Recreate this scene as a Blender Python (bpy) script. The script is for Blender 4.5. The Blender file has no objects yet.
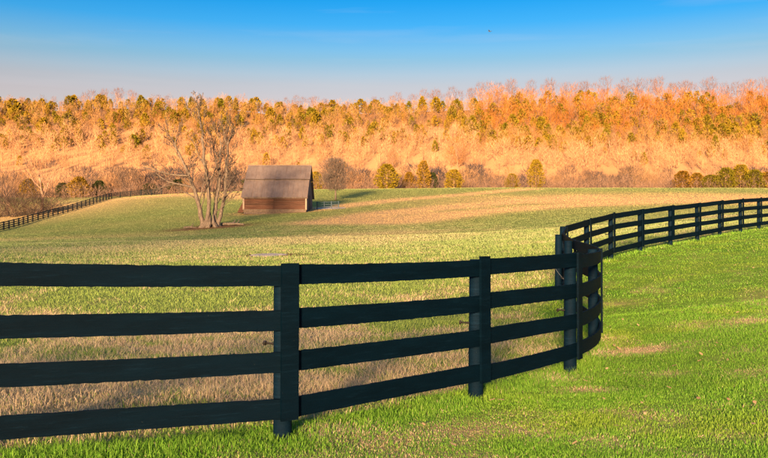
import bpy, math, random
import numpy as np
from mathutils import Vector, Matrix

# ------------------------------------------------------------------ camera, sky, sun, exposure
scene = bpy.context.scene
COL = scene.collection
EYE = 1.55                     # eye height above the ground under the camera
F = 800.0                      # focal length in pixels of the 768 px wide photograph
HOR = 241.0                    # level line in the photograph
cam_data = bpy.data.cameras.new('camera')
cam_data.lens = 36.0 * F / 768.0
cam_data.sensor_width = 36.0
cam_data.clip_start = 0.05
cam_data.clip_end = 9000.0
cam = bpy.data.objects.new('camera', cam_data)
COL.objects.link(cam)
cam.location = (0, 0, EYE)
cam.rotation_euler = (math.radians(90) + math.atan((HOR - 229.0) / F), 0, 0)
scene.camera = cam

SUN_EL = math.radians(8.0)
SUN_AZ = math.radians(12.0)    # the sun stands behind the camera, this far to the left of straight back
sun_from = Vector((-math.sin(SUN_AZ) * math.cos(SUN_EL), -math.cos(SUN_AZ) * math.cos(SUN_EL), math.sin(SUN_EL)))
sd = bpy.data.lights.new('sun', 'SUN')
sd.energy = 5.0
sd.color = (1.0, 0.59, 0.27)
sd.angle = math.radians(8.0)   # veiled low sun: the photograph shows no crisp shadows
sun = bpy.data.objects.new('sun', sd)
COL.objects.link(sun)
sun.location = sun_from * 300
sun.rotation_euler = sun_from.to_track_quat('Z', 'Y').to_euler()

world = bpy.data.worlds.new('World')
scene.world = world
world.use_nodes = True
wn = world.node_tree
bg = wn.nodes['Background']
sky = wn.nodes.new('ShaderNodeTexSky')
sky.sky_type = 'NISHITA'
sky.sun_disc = False
sky.sun_elevation = SUN_EL
sky.sun_rotation = math.atan2(sun_from.x, sun_from.y)
sky.dust_density = 1.0
sky.ozone_density = 1.5
geo = wn.nodes.new('ShaderNodeTexCoord')
sepx = wn.nodes.new('ShaderNodeSeparateXYZ')
ramp = wn.nodes.new('ShaderNodeValToRGB')
wn.links.new(geo.outputs['Generated'], sepx.inputs[0])
wn.links.new(sepx.outputs['Z'], ramp.inputs[0])
SKY_TINT = [(0.0, (0.84, 0.54, 0.50)), (0.174, (0.86, 0.54, 0.50)), (0.191, (0.78, 0.55, 0.52)), (0.203, (0.68, 0.575, 0.575)),
            (0.221, (0.45, 0.565, 0.63)), (0.232, (0.36, 0.57, 0.70)), (0.261, (0.11, 0.51, 0.81)), (0.288, (0.035, 0.455, 0.81)),
            (0.33, (0.03, 0.46, 0.86)), (0.45, (0.40, 0.75, 1.0)), (0.6, (1.0, 1.0, 1.0))]
els = ramp.color_ramp.elements
for i, (p, c) in enumerate(SKY_TINT):
    e = els[i] if i < 2 else els.new(p)
    e.position = p
    e.color = (*c, 1)
els[1].position = SKY_TINT[1][0]
mul = wn.nodes.new('ShaderNodeMix'); mul.data_type = 'RGBA'; mul.blend_type = 'MULTIPLY'
mul.inputs[0].default_value = 1.0
wn.links.new(sky.outputs[0], mul.inputs[6])
wn.links.new(ramp.outputs[0], mul.inputs[7])
# faint streaks of high thin cloud, all round the sky
cmap = wn.nodes.new('ShaderNodeMapping'); cmap.inputs['Scale'].default_value = (2.2, 2.2, 26.0)
cno = wn.nodes.new('ShaderNodeTexNoise'); cno.inputs['Scale'].default_value = 1.7; cno.inputs['Detail'].default_value = 6
cmr = wn.nodes.new('ShaderNodeMapRange'); cmr.inputs[1].default_value = 0.58; cmr.inputs[2].default_value = 0.9; cmr.inputs[4].default_value = 0.22
cmx = wn.nodes.new('ShaderNodeMix'); cmx.data_type = 'RGBA'
wn.links.new(geo.outputs['Generated'], cmap.inputs[0]); wn.links.new(cmap.outputs[0], cno.inputs['Vector'])
wn.links.new(cno.outputs[0], cmr.inputs[0]); wn.links.new(cmr.outputs[0], cmx.inputs[0])
wn.links.new(mul.outputs[2], cmx.inputs[6])
cmx.inputs[7].default_value = (2.6, 2.5, 2.6, 1)
wn.links.new(cmx.outputs[2], bg.inputs[0])
bg.inputs[1].default_value = 0.057

scene.view_settings.view_transform = 'Standard'
scene.view_settings.look = 'None'
scene.view_settings.gamma = 1.0
scene.view_settings.use_curve_mapping = False
scene.view_settings.exposure = 2.32
scene.render.engine = 'CYCLES'
scene.cycles.max_bounces = 6
scene.cycles.transparent_max_bounces = 4

# ------------------------------------------------------------------ helpers
def tag(o, label=None, cat=None, group=None, kind=None):
    if label: o['label'] = label
    if cat: o['category'] = cat
    if group: o['group'] = group
    if kind: o['kind'] = kind
    return o

def empty(name, loc, rz=0.0):
    o = bpy.data.objects.new(name, None)
    o.empty_display_size = 0.3
    o.location = loc
    o.rotation_euler = (0, 0, rz)
    COL.objects.link(o)
    return o

def link_mesh(name, me, parent=None, loc=(0, 0, 0)):
    o = bpy.data.objects.new(name, me)
    o.location = loc
    COL.objects.link(o)
    if parent: o.parent = parent
    return o

def np_mesh(name, verts, tris=None, quads=None, mat=None, smooth=False, colors=None, extra=None):
    """one mesh from numpy arrays, colours per vertex"""
    verts = np.asarray(verts, dtype=np.float32)
    me = bpy.data.meshes.new(name)
    nt = 0 if tris is None else len(tris)
    nq = 0 if quads is None else len(quads)
    me.vertices.add(len(verts))
    me.vertices.foreach_set('co', verts.ravel())
    loops = []
    if nt: loops.append(np.asarray(tris, dtype=np.int32).ravel())
    if nq: loops.append(np.asarray(quads, dtype=np.int32).ravel())
    loops = np.concatenate(loops)
    me.loops.add(len(loops))
    me.loops.foreach_set('vertex_index', loops)
    me.polygons.add(nt + nq)
    starts = np.concatenate([np.arange(nt) * 3, nt * 3 + np.arange(nq) * 4]).astype(np.int32)
    me.polygons.foreach_set('loop_start', starts)
    if smooth:
        me.polygons.foreach_set('use_smooth', np.ones(nt + nq, dtype=bool))
    if colors is not None:
        a = me.color_attributes.new('tint', 'FLOAT_COLOR', 'POINT')
        c = np.ones((len(verts), 4), dtype=np.float32)
        c[:, :3] = colors
        a.data.foreach_set('color', c.ravel())
    if extra is not None:
        a = me.color_attributes.new('cover', 'FLOAT_COLOR', 'POINT')
        c = np.ones((len(verts), 4), dtype=np.float32)
        c[:, :extra.shape[1]] = extra
        a.data.foreach_set('color', c.ravel())
    me.update(calc_edges=True)
    me.validate()
    if mat: me.materials.append(mat)
    return me

class MB:
    """collects simple shapes into one mesh"""
    def __init__(s): s.v, s.f = [], []
    def add(s, vs, fs):
        b = len(s.v)
        s.v += [tuple(v) for v in vs]
        s.f += [tuple(i + b for i in f) for f in fs]
    def box(s, c, d, rz=0.0):
        hx, hy, hz = d[0] / 2, d[1] / 2, d[2] / 2
        co, si = math.cos(rz), math.sin(rz)
        vs = []
        for z in (-hz, hz):
            for x, y in ((-hx, -hy), (hx, -hy), (hx, hy), (-hx, hy)):
                vs.append((c[0] + x * co - y * si, c[1] + x * si + y * co, c[2] + z))
        s.add(vs, [(3, 2, 1, 0), (4, 5, 6, 7), (0, 1, 5, 4), (1, 2, 6, 5), (2, 3, 7, 6), (3, 0, 4, 7)])
    def tube(s, pts, rad, n=6, cap=True):
        pts = [Vector(p) for p in pts]
        k = len(pts)
        vs, fs = [], []
        ref = None
        for i, p in enumerate(pts):
            t = (pts[min(i + 1, k - 1)] - pts[max(i - 1, 0)])
            if t.length < 1e-9: t = Vector((0, 0, 1))
            t.normalize()
            if ref is None:
                ref = t.orthogonal().normalized()
            ref = (ref - t * ref.dot(t))
            if ref.length < 1e-6: ref = t.orthogonal()
            ref.normalize()
            b = t.cross(ref)
            r = rad[i] if hasattr(rad, '__len__') else rad
            for j in range(n):
                a = 2 * math.pi * j / n
                vs.append(p + (ref * math.cos(a) + b * math.sin(a)) * r)
        for i in range(k - 1):
            for j in range(n):
                fs.append((i * n + j, i * n + (j + 1) % n, (i + 1) * n + (j + 1) % n, (i + 1) * n + j))
        if cap:
            fs.append(tuple(range(n - 1, -1, -1)))
            fs.append(tuple((k - 1) * n + j for j in range(n)))
        s.add(vs, fs)
    def prism(s, poly, h0, h1, fn):
        """poly in 2d, extruded from h0 to h1; fn maps (a, b, h) to a point"""
        n = len(poly)
        vs = [fn(a, b, h0) for a, b in poly] + [fn(a, b, h1) for a, b in poly]
        fs = [tuple(range(n - 1, -1, -1)), tuple(range(n, 2 * n))]
        for i in range(n):
            fs.append((i, (i + 1) % n, n + (i + 1) % n, n + i))
        s.add(vs, fs)
    def mesh(s, name, mat, smooth=False):
        me = bpy.data.meshes.new(name)
        me.from_pydata(s.v, [], s.f)
        if smooth:
            for p in me.polygons: p.use_smooth = True
        me.update()
        if mat: me.materials.append(mat)
        return me
    def build(s, name, mat, parent=None, smooth=False, loc=(0, 0, 0)):
        return link_mesh(name, s.mesh(name, mat, smooth), parent, loc)

def hash2(ix, iy, seed):
    n = (ix.astype(np.int64) * 374761393 + iy.astype(np.int64) * 668265263 + seed * 144665) & 0x7fffffff
    n = ((n ^ (n >> 13)) * 1274126177) & 0x7fffffff
    n = (n ^ (n >> 16)) & 0xffff
    return n / 65535.0

def vnoise(x, y, scale, seed=0, octaves=3):
    """fractal value noise, 0..1"""
    tot, amp, norm = 0.0, 1.0, 0.0
    fx, fy = np.asarray(x, float) / scale, np.asarray(y, float) / scale
    for o in range(octaves):
        ix, iy = np.floor(fx), np.floor(fy)
        tx, ty = fx - ix, fy - iy
        tx, ty = tx * tx * (3 - 2 * tx), ty * ty * (3 - 2 * ty)
        a = hash2(ix, iy, seed + o); b = hash2(ix + 1, iy, seed + o)
        c = hash2(ix, iy + 1, seed + o); d = hash2(ix + 1, iy + 1, seed + o)
        tot = tot + amp * ((a * (1 - tx) + b * tx) * (1 - ty) + (c * (1 - tx) + d * tx) * ty)
        norm += amp
        amp *= 0.5; fx = fx * 2.03 + 11.7; fy = fy * 2.03 + 5.3
    return tot / norm

def sstep(a, b, x):
    t = np.clip((np.asarray(x, float) - a) / (b - a), 0, 1)
    return t * t * (3 - 2 * t)

# ------------------------------------------------------------------ terrain heights
# rows: distance ahead of the camera; columns: direction (sideways / ahead); the values are heights in metres
COLS_U = np.array([-150, 0, 150, 300, 450, 600, 768, 920], float)
SLOPES = (COLS_U - 384) / F
ROWS = []
def zrow(d, zs): ROWS.append((d, list(zs)))
def vrow(d, vs): ROWS.append((d, [EYE + (HOR - v) * d / F for v in vs]))
zrow(0,    [0, 0, 0, 0, 0, 0, 0, 0])
zrow(6,    [.07, .05, .02, 0, 0, 0.02, 0.05, 0.1])
zrow(11.5, [.02, .03, .04, .05, .06, .09, .35, .5])
zrow(18,   [.28, .28, .28, .30, .35, .52, .85, 1.1])
zrow(24,   [.48, .48, .48, .5, .6, 1.0, 1.35, 1.6])
zrow(34,   [.8, .8, .8, .85, 1.0, 1.55, 2.06, 2.45])
zrow(60,   [1.4, 1.4, 1.5, 1.7, 1.95, 2.6, 3.3, 3.8])
vrow(95,   [240, 237.5, 231, 222, 219.5, 214, 209, 207])
vrow(125,  [236, 231.5, 216, 208.7, 206.5, 203.5, 202, 201])
vrow(155,  [226, 221, 205, 198.5, 196, 194.5, 194, 194])
vrow(190,  [213, 210, 195.5, 189.5, 188, 188, 188, 188])
vrow(235,  [199, 198, 198, 197, 195, 194, 194, 194])
zrow(300,  [13, 12, 9, 8, 8, 8, 8, 8])
zrow(360,  [20, 19, 18, 17, 17, 17, 17, 17])
vrow(430,  [170, 170, 170, 170, 170, 170, 172, 172])
vrow(480,  [150, 150, 150, 151, 150, 151, 152, 152])
vrow(530,  [131, 131, 131, 133, 131, 131, 130, 130])
vrow(600,  [109, 109, 109, 114, 109, 107, 106, 106])
zrow(690,  [92, 92, 92, 90, 92, 94, 95, 95])
zrow(1000, [60, 60, 60, 60, 60, 60, 60, 60])
zrow(3200, [30, 30, 30, 30, 30, 30, 30, 30])
RD = np.array([r[0] for r in ROWS], float)
RZ = np.array([r[1] for r in ROWS], float)

def hermite_weights(knots, x):
    """index and four weights of a non-uniform Catmull-Rom spline"""
    n = len(knots)
    x = np.clip(x, knots[0], knots[-1])
    i = np.clip(np.searchsorted(knots, x, side='right') - 1, 0, n - 2)
    k0, k1 = knots[i], knots[i + 1]
    h = k1 - k0
    t = (x - k0) / h
    h00 = 2 * t**3 - 3 * t**2 + 1; h10 = t**3 - 2 * t**2 + t
    h01 = -2 * t**3 + 3 * t**2; h11 = t**3 - t**2
    im, ip = np.maximum(i - 1, 0), np.minimum(i + 2, n - 1)
    d0 = h / np.maximum(k1 - knots[im], 1e-9); d1 = h / np.maximum(knots[ip] - k0, 1e-9)
    return [(im, -h10 * d0), (i, h00 - h11 * d1), (i + 1, h01 + h10 * d0), (ip, h11 * d1)]

def ground_z(x, y):
    x = np.asarray(x, float); y = np.asarray(y, float)
    yy = np.maximum(y, 0.01)
    s = np.clip(x / np.maximum(yy, 4.0), SLOPES[0], SLOPES[-1])
    wd = hermite_weights(RD, yy); ws = hermite_weights(SLOPES, s)
    z = np.zeros(np.broadcast(x, y).shape)
    for a, wa in wd:
        for b, wb in ws:
            z = z + wa * wb * RZ[a, b]
    far = sstep(300, 420, y)
    z = z + far * (vnoise(x, y, 55, 3, 3) - 0.5) * 7.0
    z = z + sstep(14, 60, y) * (1 - far) * (vnoise(x, y, 26, 7, 2) - 0.5) * 0.28
    z = z + (vnoise(x, y, 1.7, 9, 2) - 0.5) * 0.035
    # an unseen rise added behind the viewpoint, carrying the wood that blocks the sun
    back = -(x * math.sin(SUN_AZ) + y * math.cos(SUN_AZ))
    z = z + 10.0 * sstep(30, 110, back) * sstep(0, -30, y - 10)
    return z

def gz(x, y): return float(ground_z(np.array([x]), np.array([y]))[0])
def at(u, d, dz=0.0):
    """point on the ground in direction u, d metres ahead"""
    x = (u - 384) / F * d
    return Vector((x, d, gz(x, d) + dz))
def height_at(v, d): return EYE + (HOR - v) * d / F

# ------------------------------------------------------------------ materials
def new_mat(name):
    m = bpy.data.materials.new(name)
    m.use_nodes = True
    nt = m.node_tree
    p = nt.nodes['Principled BSDF']
    p.inputs['Specular IOR Level'].default_value = 0.25
    return m, nt, p

def N(nt, kind, **kw):
    n = nt.nodes.new(kind)
    for k, v in kw.items(): setattr(n, k, v)
    return n

def mixc(nt, fac, a, b, blend='MIX'):
    m = N(nt, 'ShaderNodeMix', data_type='RGBA', blend_type=blend)
    for sock, val in ((0, fac), (6, a), (7, b)):
        if hasattr(val, 'is_output'): nt.links.new(val, m.inputs[sock])
        elif sock == 0: m.inputs[0].default_value = val
        else: m.inputs[sock].default_value = (*val, 1)
    return m.outputs[2]

def noise(nt, scale, detail=4, coord='Object', rough=0.6, stretch=None):
    tc = N(nt, 'ShaderNodeTexCoord')
    n = N(nt, 'ShaderNodeTexNoise')
    n.inputs['Scale'].default_value = scale
    n.inputs['Detail'].default_value = detail
    n.inputs['Roughness'].default_value = rough
    src = tc.outputs[coord]
    if stretch:
        mp = N(nt, 'ShaderNodeMapping')
        mp.inputs['Scale'].default_value = stretch
        nt.links.new(src, mp.inputs[0]); src = mp.outputs[0]
    nt.links.new(src, n.inputs['Vector'])
    return n

def ramp_f(nt, src, lo, hi):
    r = N(nt, 'ShaderNodeMapRange')
    r.inputs[1].default_value = lo; r.inputs[2].default_value = hi
    nt.links.new(src, r.inputs[0])
    return r.outputs[0]

def mat_noise(name, c1, c2, scale, rough=0.8, detail=5, lo=0.35, hi=0.65, bump=0.0, stretch=None, rand=0.0):
    m, nt, p = new_mat(name)
    n = noise(nt, scale, detail, stretch=stretch)
    c = mixc(nt, ramp_f(nt, n.outputs[0], lo, hi), c1, c2)
    if rand:
        oi = N(nt, 'ShaderNodeObjectInfo')
        hs = N(nt, 'ShaderNodeHueSaturation')
        nt.links.new(c, hs.inputs['Color'])
        mr = N(nt, 'ShaderNodeMapRange'); mr.inputs[3].default_value = 1 - rand; mr.inputs[4].default_value = 1 + rand
        nt.links.new(oi.outputs['Random'], mr.inputs[0]); nt.links.new(mr.outputs[0], hs.inputs['Value'])
        c = hs.outputs[0]
    nt.links.new(c, p.inputs['Base Color'])
    p.inputs['Roughness'].default_value = rough
    if bump:
        b = N(nt, 'ShaderNodeBump'); b.inputs['Strength'].default_value = bump; b.inputs['Distance'].default_value = 0.02
        nt.links.new(n.outputs[0], b.inputs['Height']); nt.links.new(b.outputs[0], p.inputs['Normal'])
    return m

def mat_leaf(name, ramp_cols, attr=False, transl=0.25):
    """foliage or twigs: tone by object (or by the stored tint), a little light comes through"""
    m = bpy.data.materials.new(name); m.use_nodes = True
    nt = m.node_tree
    for n in list(nt.nodes): nt.nodes.remove(n)
    out = N(nt, 'ShaderNodeOutputMaterial')
    d = N(nt, 'ShaderNodeBsdfDiffuse'); t = N(nt, 'ShaderNodeBsdfTranslucent'); mx = N(nt, 'ShaderNodeMixShader')
    mx.inputs[0].default_value = transl
    if attr:
        a = N(nt, 'ShaderNodeAttribute', attribute_name='tint'); c = a.outputs['Color']
    else:
        oi = N(nt, 'ShaderNodeObjectInfo'); r = N(nt, 'ShaderNodeValToRGB')
        e = r.color_ramp.elements
        for i, cc in enumerate(ramp_cols):
            el = e[i] if i < 2 else e.new(0.5)
            el.color = (*cc, 1)
        for i in range(len(ramp_cols)): e[i].position = i / (len(ramp_cols) - 1)
        nt.links.new(oi.outputs['Random'], r.inputs[0]); c = r.outputs[0]
        nz = noise(nt, 0.9, 2)
        c = mixc(nt, ramp_f(nt, nz.outputs[0], 0.3, 0.7), c, mixc(nt, 1.0, c, (0.62, 0.66, 0.6), 'MULTIPLY'))
    nt.links.new(c, d.inputs[0]); nt.links.new(c, t.inputs[0])
    nt.links.new(d.outputs[0], mx.inputs[1]); nt.links.new(t.outputs[0], mx.inputs[2])
    nt.links.new(mx.outputs[0], out.inputs[0])
    return m

M = {}
# black fence paint: slightly blue, scuffed, showing pale wood in small chips
def fence_paint(name, base, pale, chip_lo):
    m, nt, p = new_mat(name)
    n1 = noise(nt, 3.0, 5, stretch=(0.6, 0.6, 3.0))
    n2 = noise(nt, 38.0, 6, rough=0.75)
    n3 = noise(nt, 9.0, 8, rough=0.8, stretch=(0.4, 0.4, 6.0))
    c = mixc(nt, ramp_f(nt, n1.outputs[0], 0.3, 0.75), base, tuple(b * 1.7 for b in base))
    c = mixc(nt, ramp_f(nt, n3.outputs[0], 0.53, 0.75), c, tuple(b * 3.0 + 0.0012 for b in base))
    c = mixc(nt, ramp_f(nt, n2.outputs[0], chip_lo, chip_lo + 0.03), c, pale)
    nt.links.new(c, p.inputs['Base Color'])
    p.inputs['Roughness'].default_value = 0.6
    p.inputs['Specular IOR Level'].default_value = 0.03
    b = N(nt, 'ShaderNodeBump'); b.inputs['Strength'].default_value = 0.6; b.inputs['Distance'].default_value = 0.012
    nt.links.new(n3.outputs[0], b.inputs['Height']); nt.links.new(b.outputs[0], p.inputs['Normal'])
    return m
M['paint'] = fence_paint('black_fence_paint', (0.0003, 0.0033, 0.0085), (0.13, 0.16, 0.15), 0.71)
M['post'] = fence_paint('faded_black_post_paint', (0.0010, 0.0058, 0.015), (0.12, 0.14, 0.13), 0.69)
M['far_paint'] = mat_noise('far_fence_paint', (0.002, 0.006, 0.010), (0.004, 0.010, 0.015), 2.0)
M['plastic'] = mat_noise('black_plastic', (0.008, 0.008, 0.009), (0.014, 0.014, 0.015), 30, rough=0.35)
M['wire'] = mat_noise('galvanised_wire', (0.45, 0.46, 0.47), (0.55, 0.56, 0.57), 20, rough=0.4)
M['bark'] = mat_noise('grey_bark', (0.06, 0.05, 0.045), (0.16, 0.135, 0.115), 5.0, stretch=(1.6, 1.6, 0.35), bump=0.6)
M['twig'] = mat_noise('grey_twigs', (0.06, 0.05, 0.048), (0.11, 0.09, 0.085), 1.2)
M['far_bark'] = mat_noise('far_bark', (0.19, 0.12, 0.085), (0.30, 0.20, 0.15), 1.0, rand=0.25)
M['roof'] = None
M['grass'] = mat_leaf('grass_blades', None, attr=True, transl=0.35)
M['mass'] = mat_leaf('woodland_tones', None, attr=True, transl=0.2)
M['twig_warm'] = mat_leaf('russet_twigs', [(0.28, 0.12, 0.045), (0.33, 0.165, 0.068), (0.28, 0.16, 0.09)], transl=0.2)
M['twig_ridge'] = mat_leaf('ridge_twigs', [(0.19, 0.10, 0.07), (0.24, 0.125, 0.075), (0.18, 0.10, 0.08)], transl=0.2)
M['twig_tan'] = mat_leaf('tan_twigs', [(0.27, 0.15, 0.08), (0.32, 0.20, 0.11), (0.24, 0.155, 0.105)], transl=0.2)
M['twig_grey'] = mat_leaf('mauve_grey_twigs', [(0.05, 0.047, 0.065), (0.085, 0.07, 0.08), (0.045, 0.05, 0.075), (0.15, 0.105, 0.085)], transl=0.2)
M['twig_dark'] = mat_leaf('dark_shrub_twigs', [(0.07, 0.055, 0.055), (0.11, 0.082, 0.074)], transl=0.1)
M['cedar'] = mat_leaf('cedar_foliage', [(0.13, 0.125, 0.014), (0.21, 0.165, 0.018), (0.17, 0.145, 0.02), (0.25, 0.18, 0.022)], transl=0.2)
M['cedar_dark'] = mat_leaf('dark_cedar_foliage', [(0.03, 0.042, 0.022), (0.045, 0.055, 0.02)], transl=0.15)
M['cedar_gold'] = mat_leaf('golden_cedar_foliage', [(0.22, 0.13, 0.02), (0.24, 0.155, 0.028)], transl=0.2)

# ------------------------------------------------------------------ the near fence line (plan)
FENCE = [(-7.6, 3.35), (-5.3, 4.25), (-3.02, 5.26), (-0.80, 6.33), (0.90, 7.87), (2.17, 9.35), (2.98, 11.4), (3.2, 13.9),
         (3.55, 16.3), (4.22, 18.9), (5.42, 21.4), (6.8, 24.0), (8.35, 26.1), (9.95, 27.8), (11.55, 29.5), (13.1, 31.2),
         (14.75, 33.1), (16.35, 34.9), (18.0, 36.8), (19.7, 38.7), (21.4, 40.6), (23.1, 42.5)]
FP = np.array(FENCE)

def fence_side(x, y):
    """signed distance to the fence line, positive on the lawn"""
    x = np.asarray(x, float); y = np.asarray(y, float)
    best = np.full(x.shape, 1e9); sign = np.ones(x.shape)
    pts = np.vstack([FP[0] + (FP[0] - FP[1]) * 20, FP, FP[-1] + (FP[-1] - FP[-2]) * 80])
    for a, b in zip(pts[:-1], pts[1:]):
        d = b - a
        L2 = d @ d
        t = np.clip(((x - a[0]) * d[0] + (y - a[1]) * d[1]) / L2, 0, 1)
        dx, dy = x - a[0] - t * d[0], y - a[1] - t * d[1]
        dist = np.hypot(dx, dy)
        sg = np.where(d[0] * dy - d[1] * dx < 0, 1.0, -1.0)
        m = dist < best
        best = np.where(m, dist, best); sign = np.where(m, sg, sign)
    return best * sign

def blob(x, y, u, d, ru, rd):
    """soft patch centred in direction u at distance d (half sizes in metres)"""
    cx = (u - 384) / F * d
    return np.exp(-(((x - cx) / ru)**2 + ((y - d) / rd)**2))

def band(x, y, pts, width):
    """soft strip along a polyline of (u, d)"""
    best = np.full(np.shape(x), 1e9)
    P = [np.array(((u - 384) / F * d, d)) for u, d in pts]
    for a, b in zip(P[:-1], P[1:]):
        dv = b - a
        t = np.clip(((x - a[0]) * dv[0] + (y - a[1]) * dv[1]) / (dv @ dv), 0, 1)
        best = np.minimum(best, np.hypot(x - a[0] - t * dv[0], y - a[1] - t * dv[1]))
    return np.exp(-(best / width)**2)

def cover(x, y):
    """what grows where: dryness of the sward with painted sun streaks, bare soil, lawn (all 0..1)"""
    side = fence_side(x, y)
    lawn = sstep(-0.80, -0.15, side + (vnoise(x, y, 0.6, 21, 2) - 0.5) * 0.5)
    n1 = vnoise(x, y, 2.2, 31, 3); n2 = vnoise(x, y, 0.55, 33, 2); n3 = vnoise(x, y, 14, 35, 3)
    dry_lawn = 0.7 * sstep(0.50, 0.80, 0.6 * n1 + 0.4 * n2) * sstep(26, 9, y) + .05
    for (u, d, ru, rd, k) in ((640, 10.6, 0.7, 0.35, 1.3), (560, 8.9, .3, .25, .9), (585, 8.2, .35, .2, .9), (672, 8.8, .22, .2, .9),
                              (690, 12.2, .3, .4, .9), (748, 12.0, .5, .4, .9), (750, 8.6, .35, .2, .7), (520, 7.1, .4, .25, .6),
                              (430, 6.6, .5, .3, .6), (365, 6.0, .5, .25, .6), (545, 6.4, .5, .2, .6), (612, 11.6, .3, .5, .9), (735, 6.2, .4, .2, .6)):
        dry_lawn = np.maximum(dry_lawn, k * blob(x, y, u, d, ru, rd) * (0.25 + 1.2 * n2))
    dry_past = sstep(0.36, 0.62, 0.42 * n1 + 0.26 * n3 + 0.32 * n2 + 0.12 * sstep(15, 8, y) * sstep(-5, -0.4, side) - 0.06 * sstep(11, 18, y))
    dry_past = dry_past * (1 - .62 * sstep(13, 22, y))
    dry_past = np.maximum(dry_past, sstep(0.52, 0.78, n3) * 0.5 * sstep(20, 60, y))
    # sun streaks painted as hay colour, over real dry grass and the barn track
    dry_and_sun_far = 0
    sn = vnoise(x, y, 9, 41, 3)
    dry_and_sun_far = np.maximum(dry_and_sun_far, 1.2 * band(x, y, [(255, 117), (300, 119), (330, 126), (400, 146), (470, 160), (530, 178)], 2.8))
    dry_and_sun_far = np.maximum(dry_and_sun_far, 1.2 * band(x, y, [(335, 93), (385, 108), (470, 128), (600, 150)], 5.0) * (0.3 + 1.2 * sn))
    dry_and_sun_far = np.maximum(dry_and_sun_far, 1.2 * band(x, y, [(380, 92), (460, 108), (540, 118), (640, 128)], 5.5) * (0.4 + 1.1 * sn))
    dry_and_sun_far = np.maximum(dry_and_sun_far, 1.1 * blob(x, y, 650, 138, 34, 20) * (0.45 + 0.9 * sn))
    dry_and_sun_far = np.maximum(dry_and_sun_far, 0.9 * band(x, y, [(120, 184), (200, 180), (255, 165)], 7))
    dry_and_sun_far = np.maximum(dry_and_sun_far, 0.8 * blob(x, y, 30, 172, 26, 32))
    dry = lawn * dry_lawn + (1 - lawn) * np.clip(dry_past * sstep(100, 60, y) + 0.22 * n3 * sstep(50, 90, y) + dry_and_sun_far, 0, 1)
    dry = np.where(y > 240, 1.0, dry)
    soil = blob(x, y, 212, 95, 4.4, 4.0) * 2.2 * (0.3 + n1) + 0.8 * blob(x, y, 285, 36.5, 1.6, 1.0) * (0.3 + n1) + 1.4 * blob(x, y, 268, 36.2, 1.1, .9)
    soil = soil + 0.7 * blob(x, y, 282, 117, 8, 1.2) * n1
    soil = soil + 0.35 * sstep(0.7, 0.85, vnoise(x, y, 1.1, 51, 3)) * (1 - lawn) * sstep(40, 15, y)
    soil = np.where(y > 330, 0.0, soil)
    hv = HOR - (ground_z(x, y) - EYE) * F / np.maximum(y, 1.0)      # how high the slope stands
    right_ = x > 0.12 * y
    strip = np.where(right_, np.exp(-((hv - 168) / 14.0)**2), np.maximum(np.exp(-((hv - 164) / 18.0)**2), .8 * np.exp(-((hv - 131) / 3.5)**2)))
    litter = np.clip(1.0 - 1.15 * strip * (.5 + vnoise(x, y, 30, 55, 3)), 0, 1) * sstep(330, 400, y)
    soil = soil + .85 * litter
    return np.clip(dry, 0, 1), np.clip(soil, 0, 1), lawn

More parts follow.
